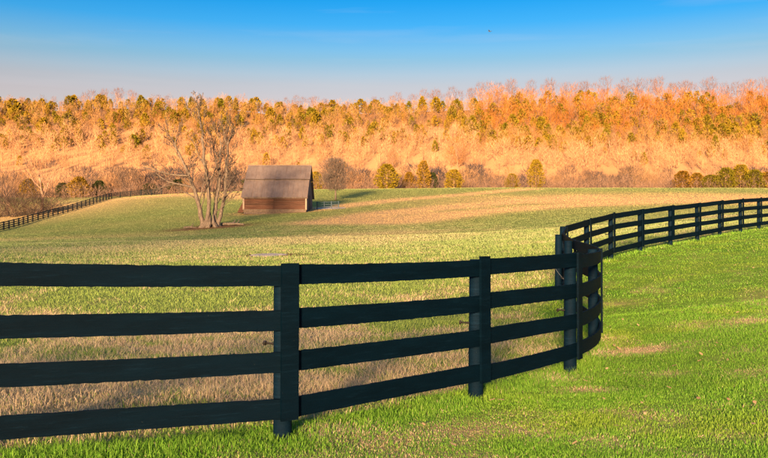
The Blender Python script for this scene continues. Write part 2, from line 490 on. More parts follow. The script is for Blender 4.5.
# ------------------------------------------------------------------ ground sheet
def build_ground():
    ang = np.concatenate([np.radians(np.arange(-33, 33.001, 0.2)), np.radians(np.arange(36, 327, 3.0))])
    rad = np.concatenate([[0.3, 0.8, 1.5, 2.2], 3.0 * 1.032 ** np.arange(0, 222)])
    rad = np.concatenate([rad[rad < 3100], [3150]])
    na, nr = len(ang), len(rad)
    A, R = np.meshgrid(ang, rad, indexing='ij')
    x, y = (np.sin(A) * R).ravel(), (np.cos(A) * R).ravel()
    z = ground_z(x, y)
    x = np.append(x, 0.0); y = np.append(y, 0.0); z = np.append(z, gz(0, 0))
    i = np.arange(na)[:, None]; j = np.arange(nr - 1)[None, :]
    q = np.stack([i * nr + j, i * nr + j + 1, ((i + 1) % na) * nr + j + 1, ((i + 1) % na) * nr + j], -1).reshape(-1, 4)[:, ::-1]
    c = len(x) - 1
    t = np.stack([np.arange(na) * nr, ((np.arange(na) + 1) % na) * nr, np.full(na, c)], -1)[:, ::-1]
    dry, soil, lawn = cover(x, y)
    m, nt, p = new_mat('turf')
    a = N(nt, 'ShaderNodeAttribute', attribute_name='cover')
    sp = N(nt, 'ShaderNodeSeparateColor'); nt.links.new(a.outputs['Color'], sp.inputs[0])
    nf = noise(nt, 9.0, 8, rough=0.75); nm = noise(nt, 0.35, 6, rough=0.7); ns = noise(nt, 0.06, 4, stretch=(1, 2.4, 1))
    nb = noise(nt, 1.4, 7, rough=0.75, stretch=(1, 1, 1))
    green = mixc(nt, ramp_f(nt, nm.outputs[0], 0.3, 0.7), (0.12, 0.19, 0.045), (0.22, 0.29, 0.09))
    green = mixc(nt, ramp_f(nt, nf.outputs[0], 0.3, 0.75), green, (0.08, 0.11, 0.025))
    lawn_g = mixc(nt, ramp_f(nt, nm.outputs[0], 0.3, 0.7), (0.075, 0.18, 0.015), (0.14, 0.24, 0.03))
    green = mixc(nt, sp.outputs[2], green, lawn_g)
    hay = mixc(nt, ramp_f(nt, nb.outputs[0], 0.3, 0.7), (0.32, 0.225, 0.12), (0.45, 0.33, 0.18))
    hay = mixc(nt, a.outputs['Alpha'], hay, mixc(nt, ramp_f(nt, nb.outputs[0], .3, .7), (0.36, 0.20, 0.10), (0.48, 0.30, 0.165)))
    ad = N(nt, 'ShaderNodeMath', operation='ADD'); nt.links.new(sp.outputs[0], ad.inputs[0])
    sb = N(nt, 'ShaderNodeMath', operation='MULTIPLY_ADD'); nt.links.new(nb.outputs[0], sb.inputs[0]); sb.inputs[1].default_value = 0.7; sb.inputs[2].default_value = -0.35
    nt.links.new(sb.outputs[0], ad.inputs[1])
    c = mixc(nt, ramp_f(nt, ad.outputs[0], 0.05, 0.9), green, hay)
    c = mixc(nt, sp.outputs[1], c, mixc(nt, ramp_f(nt, nm.outputs[0], .3, .7), (0.11, 0.062, 0.034), (0.18, 0.10, 0.052)))
    nt.links.new(c, p.inputs['Base Color'])
    p.inputs['Roughness'].default_value = 0.95
    p.inputs['Specular IOR Level'].default_value = 0.05
    b = N(nt, 'ShaderNodeBump'); b.inputs['Strength'].default_value = 0.8; b.inputs['Distance'].default_value = 0.12
    nt.links.new(nb.outputs[0], b.inputs['Height']); nt.links.new(b.outputs[0], p.inputs['Normal'])
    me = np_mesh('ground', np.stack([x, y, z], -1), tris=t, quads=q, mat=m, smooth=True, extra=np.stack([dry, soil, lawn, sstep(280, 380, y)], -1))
    tag(link_mesh('ground', me), 'rolling grass ground of lawn, pasture and far hillside', kind='structure')
build_ground()

# ------------------------------------------------------------------ grass blades
def blades(n, d0, d1, which, rng, power):
    """scatter blades ahead of the camera, thinner with distance; returns mesh arrays"""
    k = rng.random(n)
    e = 2.0 - power
    d = (d0**e + k * (d1**e - d0**e)) ** (1 / e)
    x, y = rng.uniform(-1, 1, n) * (0.51 * d + 2.6), d
    side = fence_side(x, y)
    dry, soil, lawn = cover(x, y)
    keep = (lawn > rng.random(n)) if which == 'lawn' else (lawn <= rng.random(n))
    keep &= soil < rng.random(n) * 0.9 + 0.1
    x, y, d, dry, lawn, side = x[keep], y[keep], d[keep], dry[keep], lawn[keep], side[keep]
    n = len(x)
    z = ground_z(x, y) - 0.01
    isdry = dry * .82 > rng.random(n)
    clump = vnoise(x, y, 0.35, 61, 2)
    near_fence = np.exp(-(side / 0.22)**2)
    if which == 'lawn':
        h = rng.uniform(0.016, 0.038, n) * (0.55 + 1.0 * clump) * np.where(isdry, 0.75, 1.0) * (1 + 1.3 * near_fence)
    else:
        h = rng.uniform(0.022, 0.064, n) * (0.4 + 1.35 * clump) * np.where(isdry, 1.25, 0.9) * (1 + 0.4 * near_fence)
    w = 0.0023 * (d / 6) ** 0.85 * rng.uniform(0.7, 1.4, n)
    h = h * (1 + 0.012 * d)
    az = rng.uniform(0, 2 * math.pi, n)
    lean = np.abs(rng.normal(0.0, 0.55, n)) * np.where(isdry, 1.7, 1.0)
    la = rng.uniform(0, 2 * math.pi, n)
    tone = rng.random((n, 1))
    gn = vnoise(x, y, 1.1, 71, 3)[:, None]
    if which == 'lawn':
        g = np.array([0.085, 0.25, 0.024]) * (1 - tone) + np.array([0.20, 0.38, 0.065]) * tone
        g4 = vnoise(x, y, 3.2, 73, 3)[:, None]
        g = g * (.72 + .55 * g4)
        g = g * (1 - 0.5 * sstep(0.5, 0.75, gn)) + np.array([0.24, 0.34, 0.05]) * 0.5 * sstep(0.5, 0.75, gn)
    else:
        g = np.array([0.11, 0.235, 0.03]) * (1 - tone) + np.array([0.26, 0.36, 0.085]) * tone
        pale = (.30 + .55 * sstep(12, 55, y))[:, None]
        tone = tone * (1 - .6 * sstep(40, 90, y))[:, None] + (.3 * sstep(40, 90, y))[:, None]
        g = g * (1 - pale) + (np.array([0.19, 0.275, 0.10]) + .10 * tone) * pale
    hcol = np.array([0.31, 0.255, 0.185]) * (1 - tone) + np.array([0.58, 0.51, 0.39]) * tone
    gold = sstep(70, 95, y)[:, None]  # far hay turned golden, painting in the sunlight of the field streaks
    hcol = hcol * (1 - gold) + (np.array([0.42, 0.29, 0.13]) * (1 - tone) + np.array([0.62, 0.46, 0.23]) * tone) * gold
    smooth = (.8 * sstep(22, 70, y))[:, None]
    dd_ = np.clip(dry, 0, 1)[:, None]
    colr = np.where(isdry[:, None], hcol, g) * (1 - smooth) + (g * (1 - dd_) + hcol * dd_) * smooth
    bx, by = np.cos(az) * w, np.sin(az) * w
    tx, ty = np.cos(la) * lean * h, np.sin(la) * lean * h
    return x, y, z, h, bx, by, tx, ty, colr

def grass_mesh(name, counts, which, seed, label):
    rng = np.random.default_rng(seed)
    V, T, C, base = [], [], [], 0
    # near blades: two bends
    x, y, z, h, bx, by, tx, ty, c = blades(counts[0], 4.0, 8.0, which, rng, 1.2)
    n = len(x)
    v = np.empty((n, 5, 3))
    v[:, 0] = np.stack([x - bx, y - by, z], -1); v[:, 1] = np.stack([x + bx, y + by, z], -1)
    v[:, 2] = np.stack([x - bx * .8 + tx * .35, y - by * .8 + ty * .35, z + h * .6], -1)
    v[:, 3] = np.stack([x + bx * .8 + tx * .35, y + by * .8 + ty * .35, z + h * .6], -1)
    v[:, 4] = np.stack([x + tx, y + ty, z + h * (1 - 0.25 * np.minimum(np.hypot(tx, ty) / h, 2))], -1)
    f = np.array([[0, 1, 3], [0, 3, 2], [2, 3, 4]])
    V.append(v.reshape(-1, 3)); T.append((np.arange(n)[:, None, None] * 5 + f[None]).reshape(-1, 3)); C.append(np.repeat(c, 5, 0))
    # farther blades: one face each
    for cnt, d0, d1, pw in ((counts[1], 7.9, 14.0, 1.5), (counts[2], 13.8, 62.0, 1.9)):
        base = sum(len(q) for q in V)
        x, y, z, h, bx, by, tx, ty, c = blades(cnt, d0, d1, which, rng, pw)
        n = len(x)
        v = np.empty((n, 3, 3))
        v[:, 0] = np.stack([x - bx, y - by, z], -1); v[:, 1] = np.stack([x + bx, y + by, z], -1)
        v[:, 2] = np.stack([x + tx, y + ty, z + h], -1)
        V.append(v.reshape(-1, 3)); T.append(base + np.arange(n * 3).reshape(-1, 3)); C.append(np.repeat(c, 3, 0))
    if which == 'pasture':
        base = sum(len(v) for v in V)
        x, y, z, h, bx, by, tx, ty, c = blades(counts[3], 60.0, 205.0, which, rng, 1.6)
        n = len(x); v = np.empty((n, 3, 3)); h = h * .5; tx = tx * .3; ty = ty * .3; bx = bx * .8; by = by * .8
        v[:, 0] = np.stack([x - bx, y - by, z], -1); v[:, 1] = np.stack([x + bx, y + by, z], -1)
        v[:, 2] = np.stack([x + tx, y + ty, z + h], -1)
        V.append(v.reshape(-1, 3)); T.append(base + np.arange(n * 3).reshape(-1, 3)); C.append(np.repeat(c, 3, 0))
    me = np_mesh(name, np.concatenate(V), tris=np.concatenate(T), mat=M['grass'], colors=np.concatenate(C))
    tag(link_mesh(name, me), label, 'grass', kind='stuff')
grass_mesh('lawn_grass', (300000, 290000, 270000), 'lawn', 5, 'short bright green mown grass on the lawn side of the fence')
grass_mesh('pasture_grass', (190000, 210000, 330000, 340000), 'pasture', 6, 'rough tan and green grass in the pasture beyond the fence')

# ------------------------------------------------------------------ near fence
def catmull(P, i, t):
    n = len(P)
    p0, p1, p2, p3 = P[max(i - 1, 0)], P[i], P[i + 1], P[min(i + 2, n - 1)]
    return 0.5 * ((2 * p1) + (-p0 + p2) * t + (2 * p0 - 5 * p1 + 4 * p2 - p3) * t * t + (-p0 + 3 * p1 - 3 * p2 + p3) * t**3)

RAIL_TOPS = (1.37, 1.025, 0.68, 0.335)
RAIL_H = 0.158
def build_fence():
    rng = random.Random(3)
    root = empty('board_fence', (FENCE[3][0], FENCE[3][1], gz(*FENCE[3])))
    org = Vector(root.location)
    tag(root, 'near black four-board fence curving between the lawn and the pasture', 'fence')
    n = len(FENCE)
    zs = [gz(*p) for p in FENCE]
    tang = []
    for i in range(n):
        a, b = FP[max(i - 1, 0)], FP[min(i + 1, n - 1)]
        t = (b - a) / np.linalg.norm(b - a); tang.append(t)
    PR = 0.072
    wires = []
    for i, (x, y) in enumerate(FENCE):
        t = tang[i]; nrm = np.array((t[1], -t[0]))        # towards the lawn
        # post: round, a little crooked, with a worn top
        mb = MB()
        lx, ly = rng.uniform(-.012, .012), rng.uniform(-.012, .012)
        h = 1.345 + rng.uniform(-.012, .02)
        pts = [(x, y, zs[i] - .35), (x, y, zs[i] + .02), (x + lx * .5, y + ly * .5, zs[i] + h * .5), (x + lx, y + ly, zs[i] + h - .012), (x + lx, y + ly, zs[i] + h)]
        mb.tube([Vector(p) - org for p in pts], [PR * 1.06, PR * 1.05, PR, PR * .97, PR * .86], n=14)
        post = mb.build('post', M['post'], root, smooth=False)
        for p in post.data.polygons: p.use_smooth = len(p.vertices) == 4
        # insulator knob on the pasture side
        mb = MB()
        zi = zs[i] + 0.72 + rng.uniform(-.02, .02)
        dirv = Vector((-nrm[0] * .75 - t[0] * .66, -nrm[1] * .75 - t[1] * .66, 0.05)).normalized()
        c0 = Vector((x, y, zi)) + dirv * (PR - .01) - org
        mb.tube([c0, c0 + dirv * .03, c0 + dirv * .034, c0 + dirv * .075, c0 + dirv * .08, c0 + dirv * .1], [.011, .011, .008, .008, .021, .018], n=8)
        mb.build('insulator', M['plastic'], post)
        wires.append(c0 + dirv * .085)
        # facing board over the board ends
        fb = MB()
        off = PR + .027 + .0145
        ang = math.atan2(t[1], t[0])
        top, bot = 1.385 + rng.uniform(-.01, .012), 0.165 + rng.uniform(-.02, .02)
        c = Vector((x + nrm[0] * off + t[0] * .005, y + nrm[1] * off, zs[i] + (top + bot) / 2)) - org
        sl = rng.uniform(-.006, .006)
        K = 10
        vs = []
        for k in range(K + 1):
            zz = -(top - bot) / 2 + (top - bot) * k / K
            for sx, sy in ((-1, -1), (1, -1), (1, 1), (-1, 1)):
                lx_ = sx * (.074 + rng.uniform(-.0015, .0015)) + sl * zz; ly_ = sy * .0125
                vs.append((c.x + lx_ * math.cos(ang) - ly_ * math.sin(ang), c.y + lx_ * math.sin(ang) + ly_ * math.cos(ang), c.z + zz))
        fs = [(3, 2, 1, 0), tuple(K * 4 + j for j in range(4))]
        for k in range(K):
            for j in range(4):
                fs.append((k * 4 + j, k * 4 + (j + 1) % 4, k * 4 + 4 + (j + 1) % 4, k * 4 + 4 + j))
        fb.add(vs, fs)
        fb.build('facing_board', M['paint'], root)
    # boards, one for each bay and height, bent along the line
    for i in range(n - 1):
        near = i < 8
        K = 60 if near else 8
        for r, top in enumerate(RAIL_TOPS):
            j0, j1 = rng.uniform(-.012, .012), rng.uniform(-.012, .012)
            sag = rng.uniform(-.004, .012)
            vs = []
            for k in range(K + 1):
                t = 0.002 + 0.996 * k / K
                if i in (5, 6):
                    p = catmull(FP, i, t)
                    q = catmull(FP, i, min(t + .01, 1.0)) - catmull(FP, i, max(t - .01, 0.0))
                else:
                    p = FP[i] * (1 - t) + FP[i + 1] * t
                    q = FP[i + 1] - FP[i]
                q = q / np.linalg.norm(q); nr = np.array((q[1], -q[0]))
                zg = zs[i] * (1 - t) + zs[i + 1] * t
                zt = zg + top + j0 * (1 - t) + j1 * t - sag * 4 * t * (1 - t)
                ea = rng.gauss(0, .0015) if near else 0.0
                eb = rng.gauss(0, .0015) if near else 0.0
                o0, o1 = PR + .001, PR + .026
                for (o, z) in ((o0, zt - RAIL_H + eb), (o1, zt - RAIL_H + eb), (o1, zt + ea), (o0, zt + ea)):
                    vs.append((p[0] + nr[0] * o - org.x, p[1] + nr[1] * o - org.y, z - org.z))
            fs = [(0, 1, 2, 3), tuple(K * 4 + j for j in (3, 2, 1, 0))]
            for k in range(K):
                for j in range(4):
                    fs.append((k * 4 + j, k * 4 + 4 + j, k * 4 + 4 + (j + 1) % 4, k * 4 + (j + 1) % 4))
            mb = MB(); mb.add(vs, fs)
            mb.build('rail_board', M['paint'], root)
    mb = MB()
    for i in range(5, n - 1):
        a, b = wires[i], wires[i + 1]
        mb.tube([a, (a + b) / 2 - Vector((0, 0, .02)), b], .0022, n=4)
    mb.build('wire', M['wire'], root)
build_fence()

# ------------------------------------------------------------------ far fence on the left
def build_far_fence():
    line = [(-40, 115), (0, 128), (30, 143), (55, 155), (75, 165), (92, 175), (104, 184), (112, 191), (135, 194), (170, 196)]
    P = [np.array(((u - 384) / F * d, d)) for u, d in line]
    pts = []
    carry = 0.0
    for a, b in zip(P[:-1], P[1:]):
        L = np.linalg.norm(b - a); t = carry
        while t < L:
            pts.append(a + (b - a) * t / L); t += 2.44
        carry = t - L
    root = empty('board_fence', (pts[5][0], pts[5][1], gz(*pts[5])))
    tag(root, 'long black board fence running up the left side of the far field', 'fence')
    org = Vector(root.location)
    zs = [gz(*p) for p in pts]
    pm = MB(); pm.box((0, 0, .6), (.2, .2, 1.6)); pm.box((0.03, -.13, .78), (.2, .05, 1.25)); pmesh = pm.mesh('post', M['far_paint'])
    for p, z in zip(pts, zs):
        link_mesh('post', pmesh, root, (p[0] - org.x, p[1] - org.y, z - org.z))
    for i in range(len(pts) - 1):
        a, b = pts[i], pts[i + 1]
        L = np.linalg.norm(b - a); ang = math.atan2(b[1] - a[1], b[0] - a[0])
        for top in RAIL_TOPS:
            mb = MB()
            vs = []
            for (p, z) in ((a, zs[i]), (b, zs[i + 1])):
                for (o, dz) in ((.09, top - .16), (.125, top - .16), (.125, top), (.09, top)):
                    vs.append((p[0] - org.x + math.sin(ang) * o, p[1] - org.y - math.cos(ang) * o, z + dz - org.z))
            mb.add(vs, [(0, 1, 2, 3), (7, 6, 5, 4), (0, 4, 5, 1), (1, 5, 6, 2), (2, 6, 7, 3), (3, 7, 4, 0)])
            mb.build('rail_board', M['far_paint'], root)
build_far_fence()

# ------------------------------------------------------------------ barn
def build_barn():
    D = 120.5
    base = at(279.5, D)
    root = empty('barn', base)
    tag(root, 'weathered wooden barn with a two-tier grey metal roof in the field', 'barn')
    rng = random.Random(8)
    L = 9.45; hl = L / 2
    wood = mat_noise('weathered_red_boards', (0.045, 0.020, 0.014), (0.085, 0.042, 0.030), 2.2, stretch=(0.4, 1, 5), bump=0.4, rand=0.3)
    dark = mat_noise('dark_gable_boards', (0.07, 0.06, 0.065), (0.14, 0.11, 0.10), 2.0, stretch=(3, 3, .4))
    trim = mat_noise('pale_corner_wood', (0.20, 0.16, 0.14), (0.28, 0.22, 0.19), 3)
    roof, nt, p = new_mat('old_roof_metal')
    n1 = noise(nt, 0.55, 6, rough=0.7); n2 = noise(nt, 3.0, 6, stretch=(2.5, .25, .25))
    c = mixc(nt, ramp_f(nt, n1.outputs[0], 0.35, 0.65), (0.095, 0.08, 0.085), (0.15, 0.128, 0.13))
    c = mixc(nt, ramp_f(nt, n2.outputs[0], 0.5, 0.8), c, (0.105, 0.07, 0.058))
    nt.links.new(c, p.inputs['Base Color']); p.inputs['Roughness'].default_value = 0.6
    stone = mat_noise('foundation_stone', (0.08, 0.062, 0.05), (0.13, 0.10, 0.082), 4)
    yE, zE = -5.6, 1.75      # front eave
    yB, zB = -2.35, 4.62     # break between the tiers
    zU = 4.95                # eave of the upper tier
    zR = 6.85
    # framing core keeps the inside dark and closed
    mb = MB()
    prof = [(-5.2, -.6), (-5.2, 1.95), (yB + .1, 4.5), (-2.2, 4.9), (0, 6.65), (2.2, 4.9), (2.2, 4.5), (4.6, 2.3), (4.6, -.6)]
    mb.prism(prof, -hl + .25, hl - .25, lambda a, b, h: (h, a, b))
    mb.build('frame', dark, root)
    # front wall planks, each one a board
    w = L - .5
    for k in range(6):
        mb = MB()
        zc = 0.20 + k * 0.285
        for s, (x0, x1) in enumerate(((-w / 2, -w * .02), (-w * .02 + .02, w / 2))):
            mb = MB(); mb.box(((x0 + x1) / 2, -5.235 + rng.uniform(-.008, .008), zc + rng.uniform(-.008, .008)), (x1 - x0, .05, .262))
            mb.build('plank', wood, root)
    mb = MB(); mb.box((0, -5.25, -.16), (w + .1, .2, .42)); mb.build('foundation', stone, root)
    for sx in (-1, 1):
        mb = MB(); mb.box((sx * (hl - .22), -5.26, .95), (.22, .14, 1.95)); mb.build('corner_post', trim, root)
    # gable boards, upright, on both ends
    for sx in (-1, 1):
        for k in range(20):
            yc = -5.0 + k * .49
            if yc < yB: top = 1.75 + (yc + 5.2) * .88 + .05
            elif abs(yc) <= 2.3: top = 6.55 - abs(yc) * .8
            else: top = 4.4 - (yc - 2.3) * .9
            mb = MB(); mb.box((sx * (hl - .22 + rng.uniform(0, .02)), yc, (top - .3) / 2), (.05, .46, top + .3))
            mb.build('gable_board', dark, root)
    mb = MB(); mb.box((hl - .17, -.6, 1.15), (.06, 1.9, 2.3)); d = mb.build('door', wood, root)
    mb = MB(); mb.box((hl - .12, .2, 1.1), (.05, .05, .3)); mb.build('handle', trim, d)
    # roof tiers as lapped metal sheets
    def tier(y0, z0, y1, z1, xl, xr, nsh, name):
        ry, rz_ = y1 - y0, z1 - z0
        ln = math.hypot(ry, rz_); ny, nz = -rz_ / ln, ry / ln
        if nz < 0: ny, nz = -ny, -nz
        holder = MB(); o = .03
        for k in range(nsh):
            x0 = xl + (xr - xl) * k / nsh + .006; x1 = xl + (xr - xl) * (k + 1) / nsh - .006
            lift = (k % 2) * .018 + rng.uniform(0, .01)
            sh = MB(); e = rng.uniform(-.04, .04); vs = []
            for (yy, zz) in ((y0 - ry / ln * e, z0 - rz_ / ln * e), (y1, z1)):
                for h in (lift, lift + .04):
                    for xx in (x0, x1): vs.append((xx, yy + ny * h, zz + nz * h))
            sh.add(vs, [(0, 1, 3, 2), (4, 6, 7, 5), (0, 4, 5, 1), (2, 3, 7, 6), (0, 2, 6, 4), (1, 5, 7, 3)])
            sh.build('roof_sheet', roof, root)
    tier(yE, zE, yB, zB, -hl - .12, hl + .02, 13, 'lower')
    tier(-2.75, zU - .36, 0, zR, -hl, hl + .12, 13, 'upper')
    tier(2.75, zU - .36, 0, zR, -hl, hl + .12, 13, 'upper')
    tier(4.9, 2.0, 2.3, 4.5, -hl, hl + .12, 13, 'lower')
    mb = MB(); mb.box((0, 0, zR + .05), (L + .15, .34, .06)); mb.build('ridge_cap', roof, root)
    mb = MB(); mb.box((0, yE + .12, zE - .06), (L + .05, .06, .12)); mb.build('fascia', dark, root)
    mb = MB(); mb.prism([(-hl - .75, -.4), (-hl + .1, -.4), (-hl + .1, 1.15)], -5.0, -3.4, lambda a, b, h: (a, h, b))
    mb.build('side_chute', wood, root)
    # small blue-grey pen beside the right gable
    pen_m = mat_noise('blue_grey_rails', (0.035, 0.065, 0.10), (0.06, 0.095, 0.14), 3)
    pb = at(317, 123)
    pen = empty('pen_fence', pb)
    tag(pen, 'low blue-grey rail pen beside the right end of the barn', 'fence')
    def g(x, y): return gz(pb.x + x, pb.y + y) - pb.z
    spots = [(0, 0), (1.1, .15), (2.2, .3), (3.3, .5)]
    for (x, y) in spots:
        mb = MB(); mb.tube([(x, y, g(x, y) - .2), (x, y, g(x, y) + 1.15)], .07, n=8); mb.build('post', pen_m, pen)
    for (a, b) in zip(spots[:-1], spots[1:]):
        for h in (.35, .68, 1.0):
            mb = MB(); mb.tube([(a[0], a[1] - .08, g(*a) + h), (b[0], b[1] - .08, g(*b) + h)], .045, n=6); mb.build('rail', pen_m, pen)
    # pale gravel apron in front of the pen
    rngn = np.random.default_rng(2)
    nx, ny = 16, 10
    X, Y = np.meshgrid(np.linspace(-.5, 4.4, nx), np.linspace(-1.0, 3.4, ny), indexing='ij')
    r = np.hypot((X - 1.95) / 2.45, (Y - 1.2) / 2.2); sc_ = np.where(r > 1, 1 / np.maximum(r, 1e-6), 1)
    X = 1.95 + (X - 1.95) * sc_; Y = 1.2 + (Y - 1.2) * sc_
    Z = ground_z(X + pb.x, Y + pb.y) + .03
    i = np.arange(nx - 1)[:, None]; j = np.arange(ny - 1)[None, :]
    q = np.stack([i * ny + j, (i + 1) * ny + j, (i + 1) * ny + j + 1, i * ny + j + 1], -1).reshape(-1, 4)
    gm = mat_noise('pale_gravel', (0.30, 0.31, 0.33), (0.45, 0.46, 0.48), 6, bump=.4)
    me = np_mesh('gravel_yard', np.stack([X.ravel() + pb.x, Y.ravel() + pb.y, Z.ravel()], -1), quads=q, mat=gm)
    tag(link_mesh('gravel_yard', me), 'pale gravel patch by the barn pen', kind='structure')
build_barn()

# ------------------------------------------------------------------ trees
def rot_about(v, axis, a): return Matrix.Rotation(a, 3, axis) @ v

class Tree:
    def __init__(s, seed):
        s.r = random.Random(seed)
        s.wood = MB(); s.tw_v, s.tw_f = [], []
    def twig(s, p, d, length, width):
        """a thin forked ribbon"""
        r = s.r
        side = d.cross(Vector((r.gauss(0, 1), r.gauss(0, 1), r.gauss(0, 1)))).normalized() * width
        tip = p + d * length + Vector((r.gauss(0, .08), r.gauss(0, .08), r.gauss(0, .08))) * length
        b = len(s.tw_v)
        s.tw_v += [p - side, p + side, tip]
        s.tw_f.append((b, b + 1, b + 2))
    def grow(s, p, d, length, rad, level, last, sides=4, kids=(4, 4, 5, 6), up=0.12, angle=0.7, tw=0.03, steps=4, shrink=0.62):
        r = s.r
        pts, rads = [p.copy()], [rad]
        n = steps
        q = p.copy(); dd = d.copy()
        for i in range(n):
            dd = (dd + Vector((r.gauss(0, .13), r.gauss(0, .13), r.gauss(0, .10) + up * .5))).normalized()
            q = q + dd * (length / n)
            pts.append(q.copy()); rads.append(rad * (1 - .75 * (i + 1) / n))
        s.wood.tube(pts, rads, n=sides, cap=False)
        s.branch(pts, rads, length, level, last, sides, kids, up, angle, tw, steps, shrink)
    def branch(s, pts, rads, length, level, last, sides=4, kids=(4, 4, 5, 6), up=.12, angle=.7, tw=.03, steps=4, shrink=.62, start=.3):
        r = s.r
        n = len(pts) - 1
        k = kids[min(level, len(kids) - 1)]
        for c in range(k):
            t = start + (1 - start) * (c + r.random()) / k
            f = t * n; i = min(int(f), n - 1); f -= i
            p = pts[i].lerp(pts[i + 1], f)
            d = (pts[i + 1] - pts[i]).normalized()
            ax = d.orthogonal().normalized()
            ax = rot_about(ax, d, r.uniform(0, 2 * math.pi))
            nd = rot_about(d, ax, angle * r.uniform(.6, 1.3))
            nd = (nd + Vector((0, 0, up))).normalized()
            ln = length * shrink * r.uniform(.6, 1.1) * (1.25 - .75 * t)
            if level + 1 >= last:
                s.twig(p, nd, ln, tw)
                if r.random() < .7: s.twig(p + nd * ln * .45, rot_about(nd, ax, r.choice((-.6, .6))), ln * .55, tw * .8)
            else:
                s.grow(p, nd, ln, max(min(rads[min(i, len(rads) - 1)] * .5, ln * .028), tw * .8), level + 1, last, max(3, sides - 1), kids, up, angle, tw, max(2, steps - 1), shrink)
        if level + 1 >= last:
            s.twig(pts[-1], (pts[-1] - pts[-2]).normalized(), length * .4, tw)
    def crown_mesh(s, name, mat):
        me = bpy.data.meshes.new(name)
        me.from_pydata([tuple(v) for v in s.tw_v], [], s.tw_f)
        me.update(); me.materials.append(mat)
        return me

# the big many-stemmed bare tree by the barn, stems laid out in its own plane and then given depth
def build_hero():
    D = 95.0; k = D / F
    b0 = at(209, D)
    root = empty('bare_tree', b0)
    tag(root, 'large leafless tree with several leaning grey stems left of the barn', 'tree')
    T = Tree(21)
    def P(u, v, dy): return Vector(((u - 209) * k, dy, (224 - v) * k))
    stems = [
        ([(204, 227, 0), (202, 218, 0), (197.6, 199, .2), (192, 182, .3), (185.4, 167, .5), (175, 145, .6), (170, 136, .9), (165, 128, 1.2)], .52, .03),
        ([(208, 227, -.3), (208, 215, -.2), (208, 185, 0), (204.6, 157, -.3), (202.5, 129, -.5), (199.5, 112, -.4), (197, 102, -.2)], .46, .03),
        ([(213, 227, -.2), (214, 214, .3), (217, 185, .8), (217.5, 155, 1.0), (219, 138, 1.2), (217, 126, 1.2)], .36, .03),
        ([(217, 227, 0), (219, 213, .2), (225, 187, .4), (226, 160, .5), (227.5, 140, .4), (231, 132, .2), (234, 124, 0)], .40, .03),
        ([(211, 226, .6), (212, 205, 1.4), (215, 170, 2.2), (209, 146, 2.6), (211, 130, 2.8)], .28, .025),
    ]
    for si, (pl, r0, r1) in enumerate(stems):
        pts = [P(*p) for p in pl]
        # finer path with a little wander
        fine, rad = [], []
        n = len(pts)
        for i in range(n - 1):
            for q in range(3):
                t = q / 3
                a = [np.array(v) for v in pts]
                c = catmull(a, i, t)
                jit = Vector((T.r.gauss(0, .05), T.r.gauss(0, .08), 0)) if i else Vector()
                fine.append(Vector(c) + jit)
                f = (i + t) / (n - 1)
                flare = 1 + 0.9 * max(0, 1 - f * 8)
                rad.append((r0 * (1 - f) ** 0.9 * flare * .57 + r1))
        fine.append(pts[-1]); rad.append(r1)
        T.wood.tube(fine, rad, n=9, cap=True)
        H = 9.5
        T.branch(fine, [q * .8 for q in rad], H, 0, 4, sides=5, kids=(16, 6, 6, 6), up=.1, angle=.6, tw=.029, steps=5, shrink=.44, start=.22)
    # burls and roots at the foot
    for a in range(11):
        an = a * .57 + T.r.uniform(-.25, .25); R_ = T.r.uniform(1.0, 1.75)
        cx = (211 - 209) * k
        T.wood.tube([(cx + math.cos(an) * R_, math.sin(an) * R_ * .8, -.25), (cx + math.cos(an) * R_ * .75, math.sin(an) * R_ * .6, .12),
                     (cx + math.cos(an) * R_ * .48, math.sin(an) * R_ * .35, .45), (cx + math.cos(an) * R_ * .36, math.sin(an) * R_ * .22, 1.0 + T.r.uniform(-.3, .8))], [.10, .19, .24, .05], n=7)
    # low limbs reaching left
    for (u, v, du, dv, ln, r) in ((192, 184, -30, 9, 5.2, .16), (188, 172, -34, 2, 5.6, .15), (196, 196, -12, 12, 2.6, .10), (222, 195, 18, 16, 3.2, .10)):
        d = Vector((du, T.r.uniform(-12, 12), dv)).normalized()
        T.grow(P(u, v, .3), d, ln, r, 1, 4, 5, (5, 5, 6, 6), up=.02, angle=.7, tw=.028, steps=5, shrink=.5)
    T.wood.build('trunk', M['bark'], root, smooth=True)
    link_mesh('crown', T.crown_mesh('crown', M['twig']), root)
    # fallen limbs and stones round the foot
    rng = random.Random(4)
    for (u, dd, ln, az, r) in ((232, 1.2, 2.6, .25, .17), (236, .2, 2.0, -.2, .14), (190, -.4, 1.5, .5, .12)):
        lb = at(u, D + dd, .08)
        mb = MB()
        pts = [(-ln / 2 * math.cos(az), -ln / 2 * math.sin(az), 0.05), (0, rng.uniform(-.1, .1), .12), (ln / 2 * math.cos(az), ln / 2 * math.sin(az), .04)]
        mb.tube(pts, [r, r * .9, r * .6], n=8)
        mb.tube([(0, 0, .1), (.25, .3, .4), (.3, .5, .6)], [r * .5, r * .4, r * .2], n=5)
        o = mb.build('fallen_limb', M['bark'], None, loc=lb)
        lab = {232: 'longest fallen grey limb right of the big bare tree', 236: 'shorter fallen limb in front of the longest one', 190: 'small fallen limb left of the big bare tree'}[u]
        tag(o, lab, 'log', 'fallen limbs under the bare tree')
build_hero()

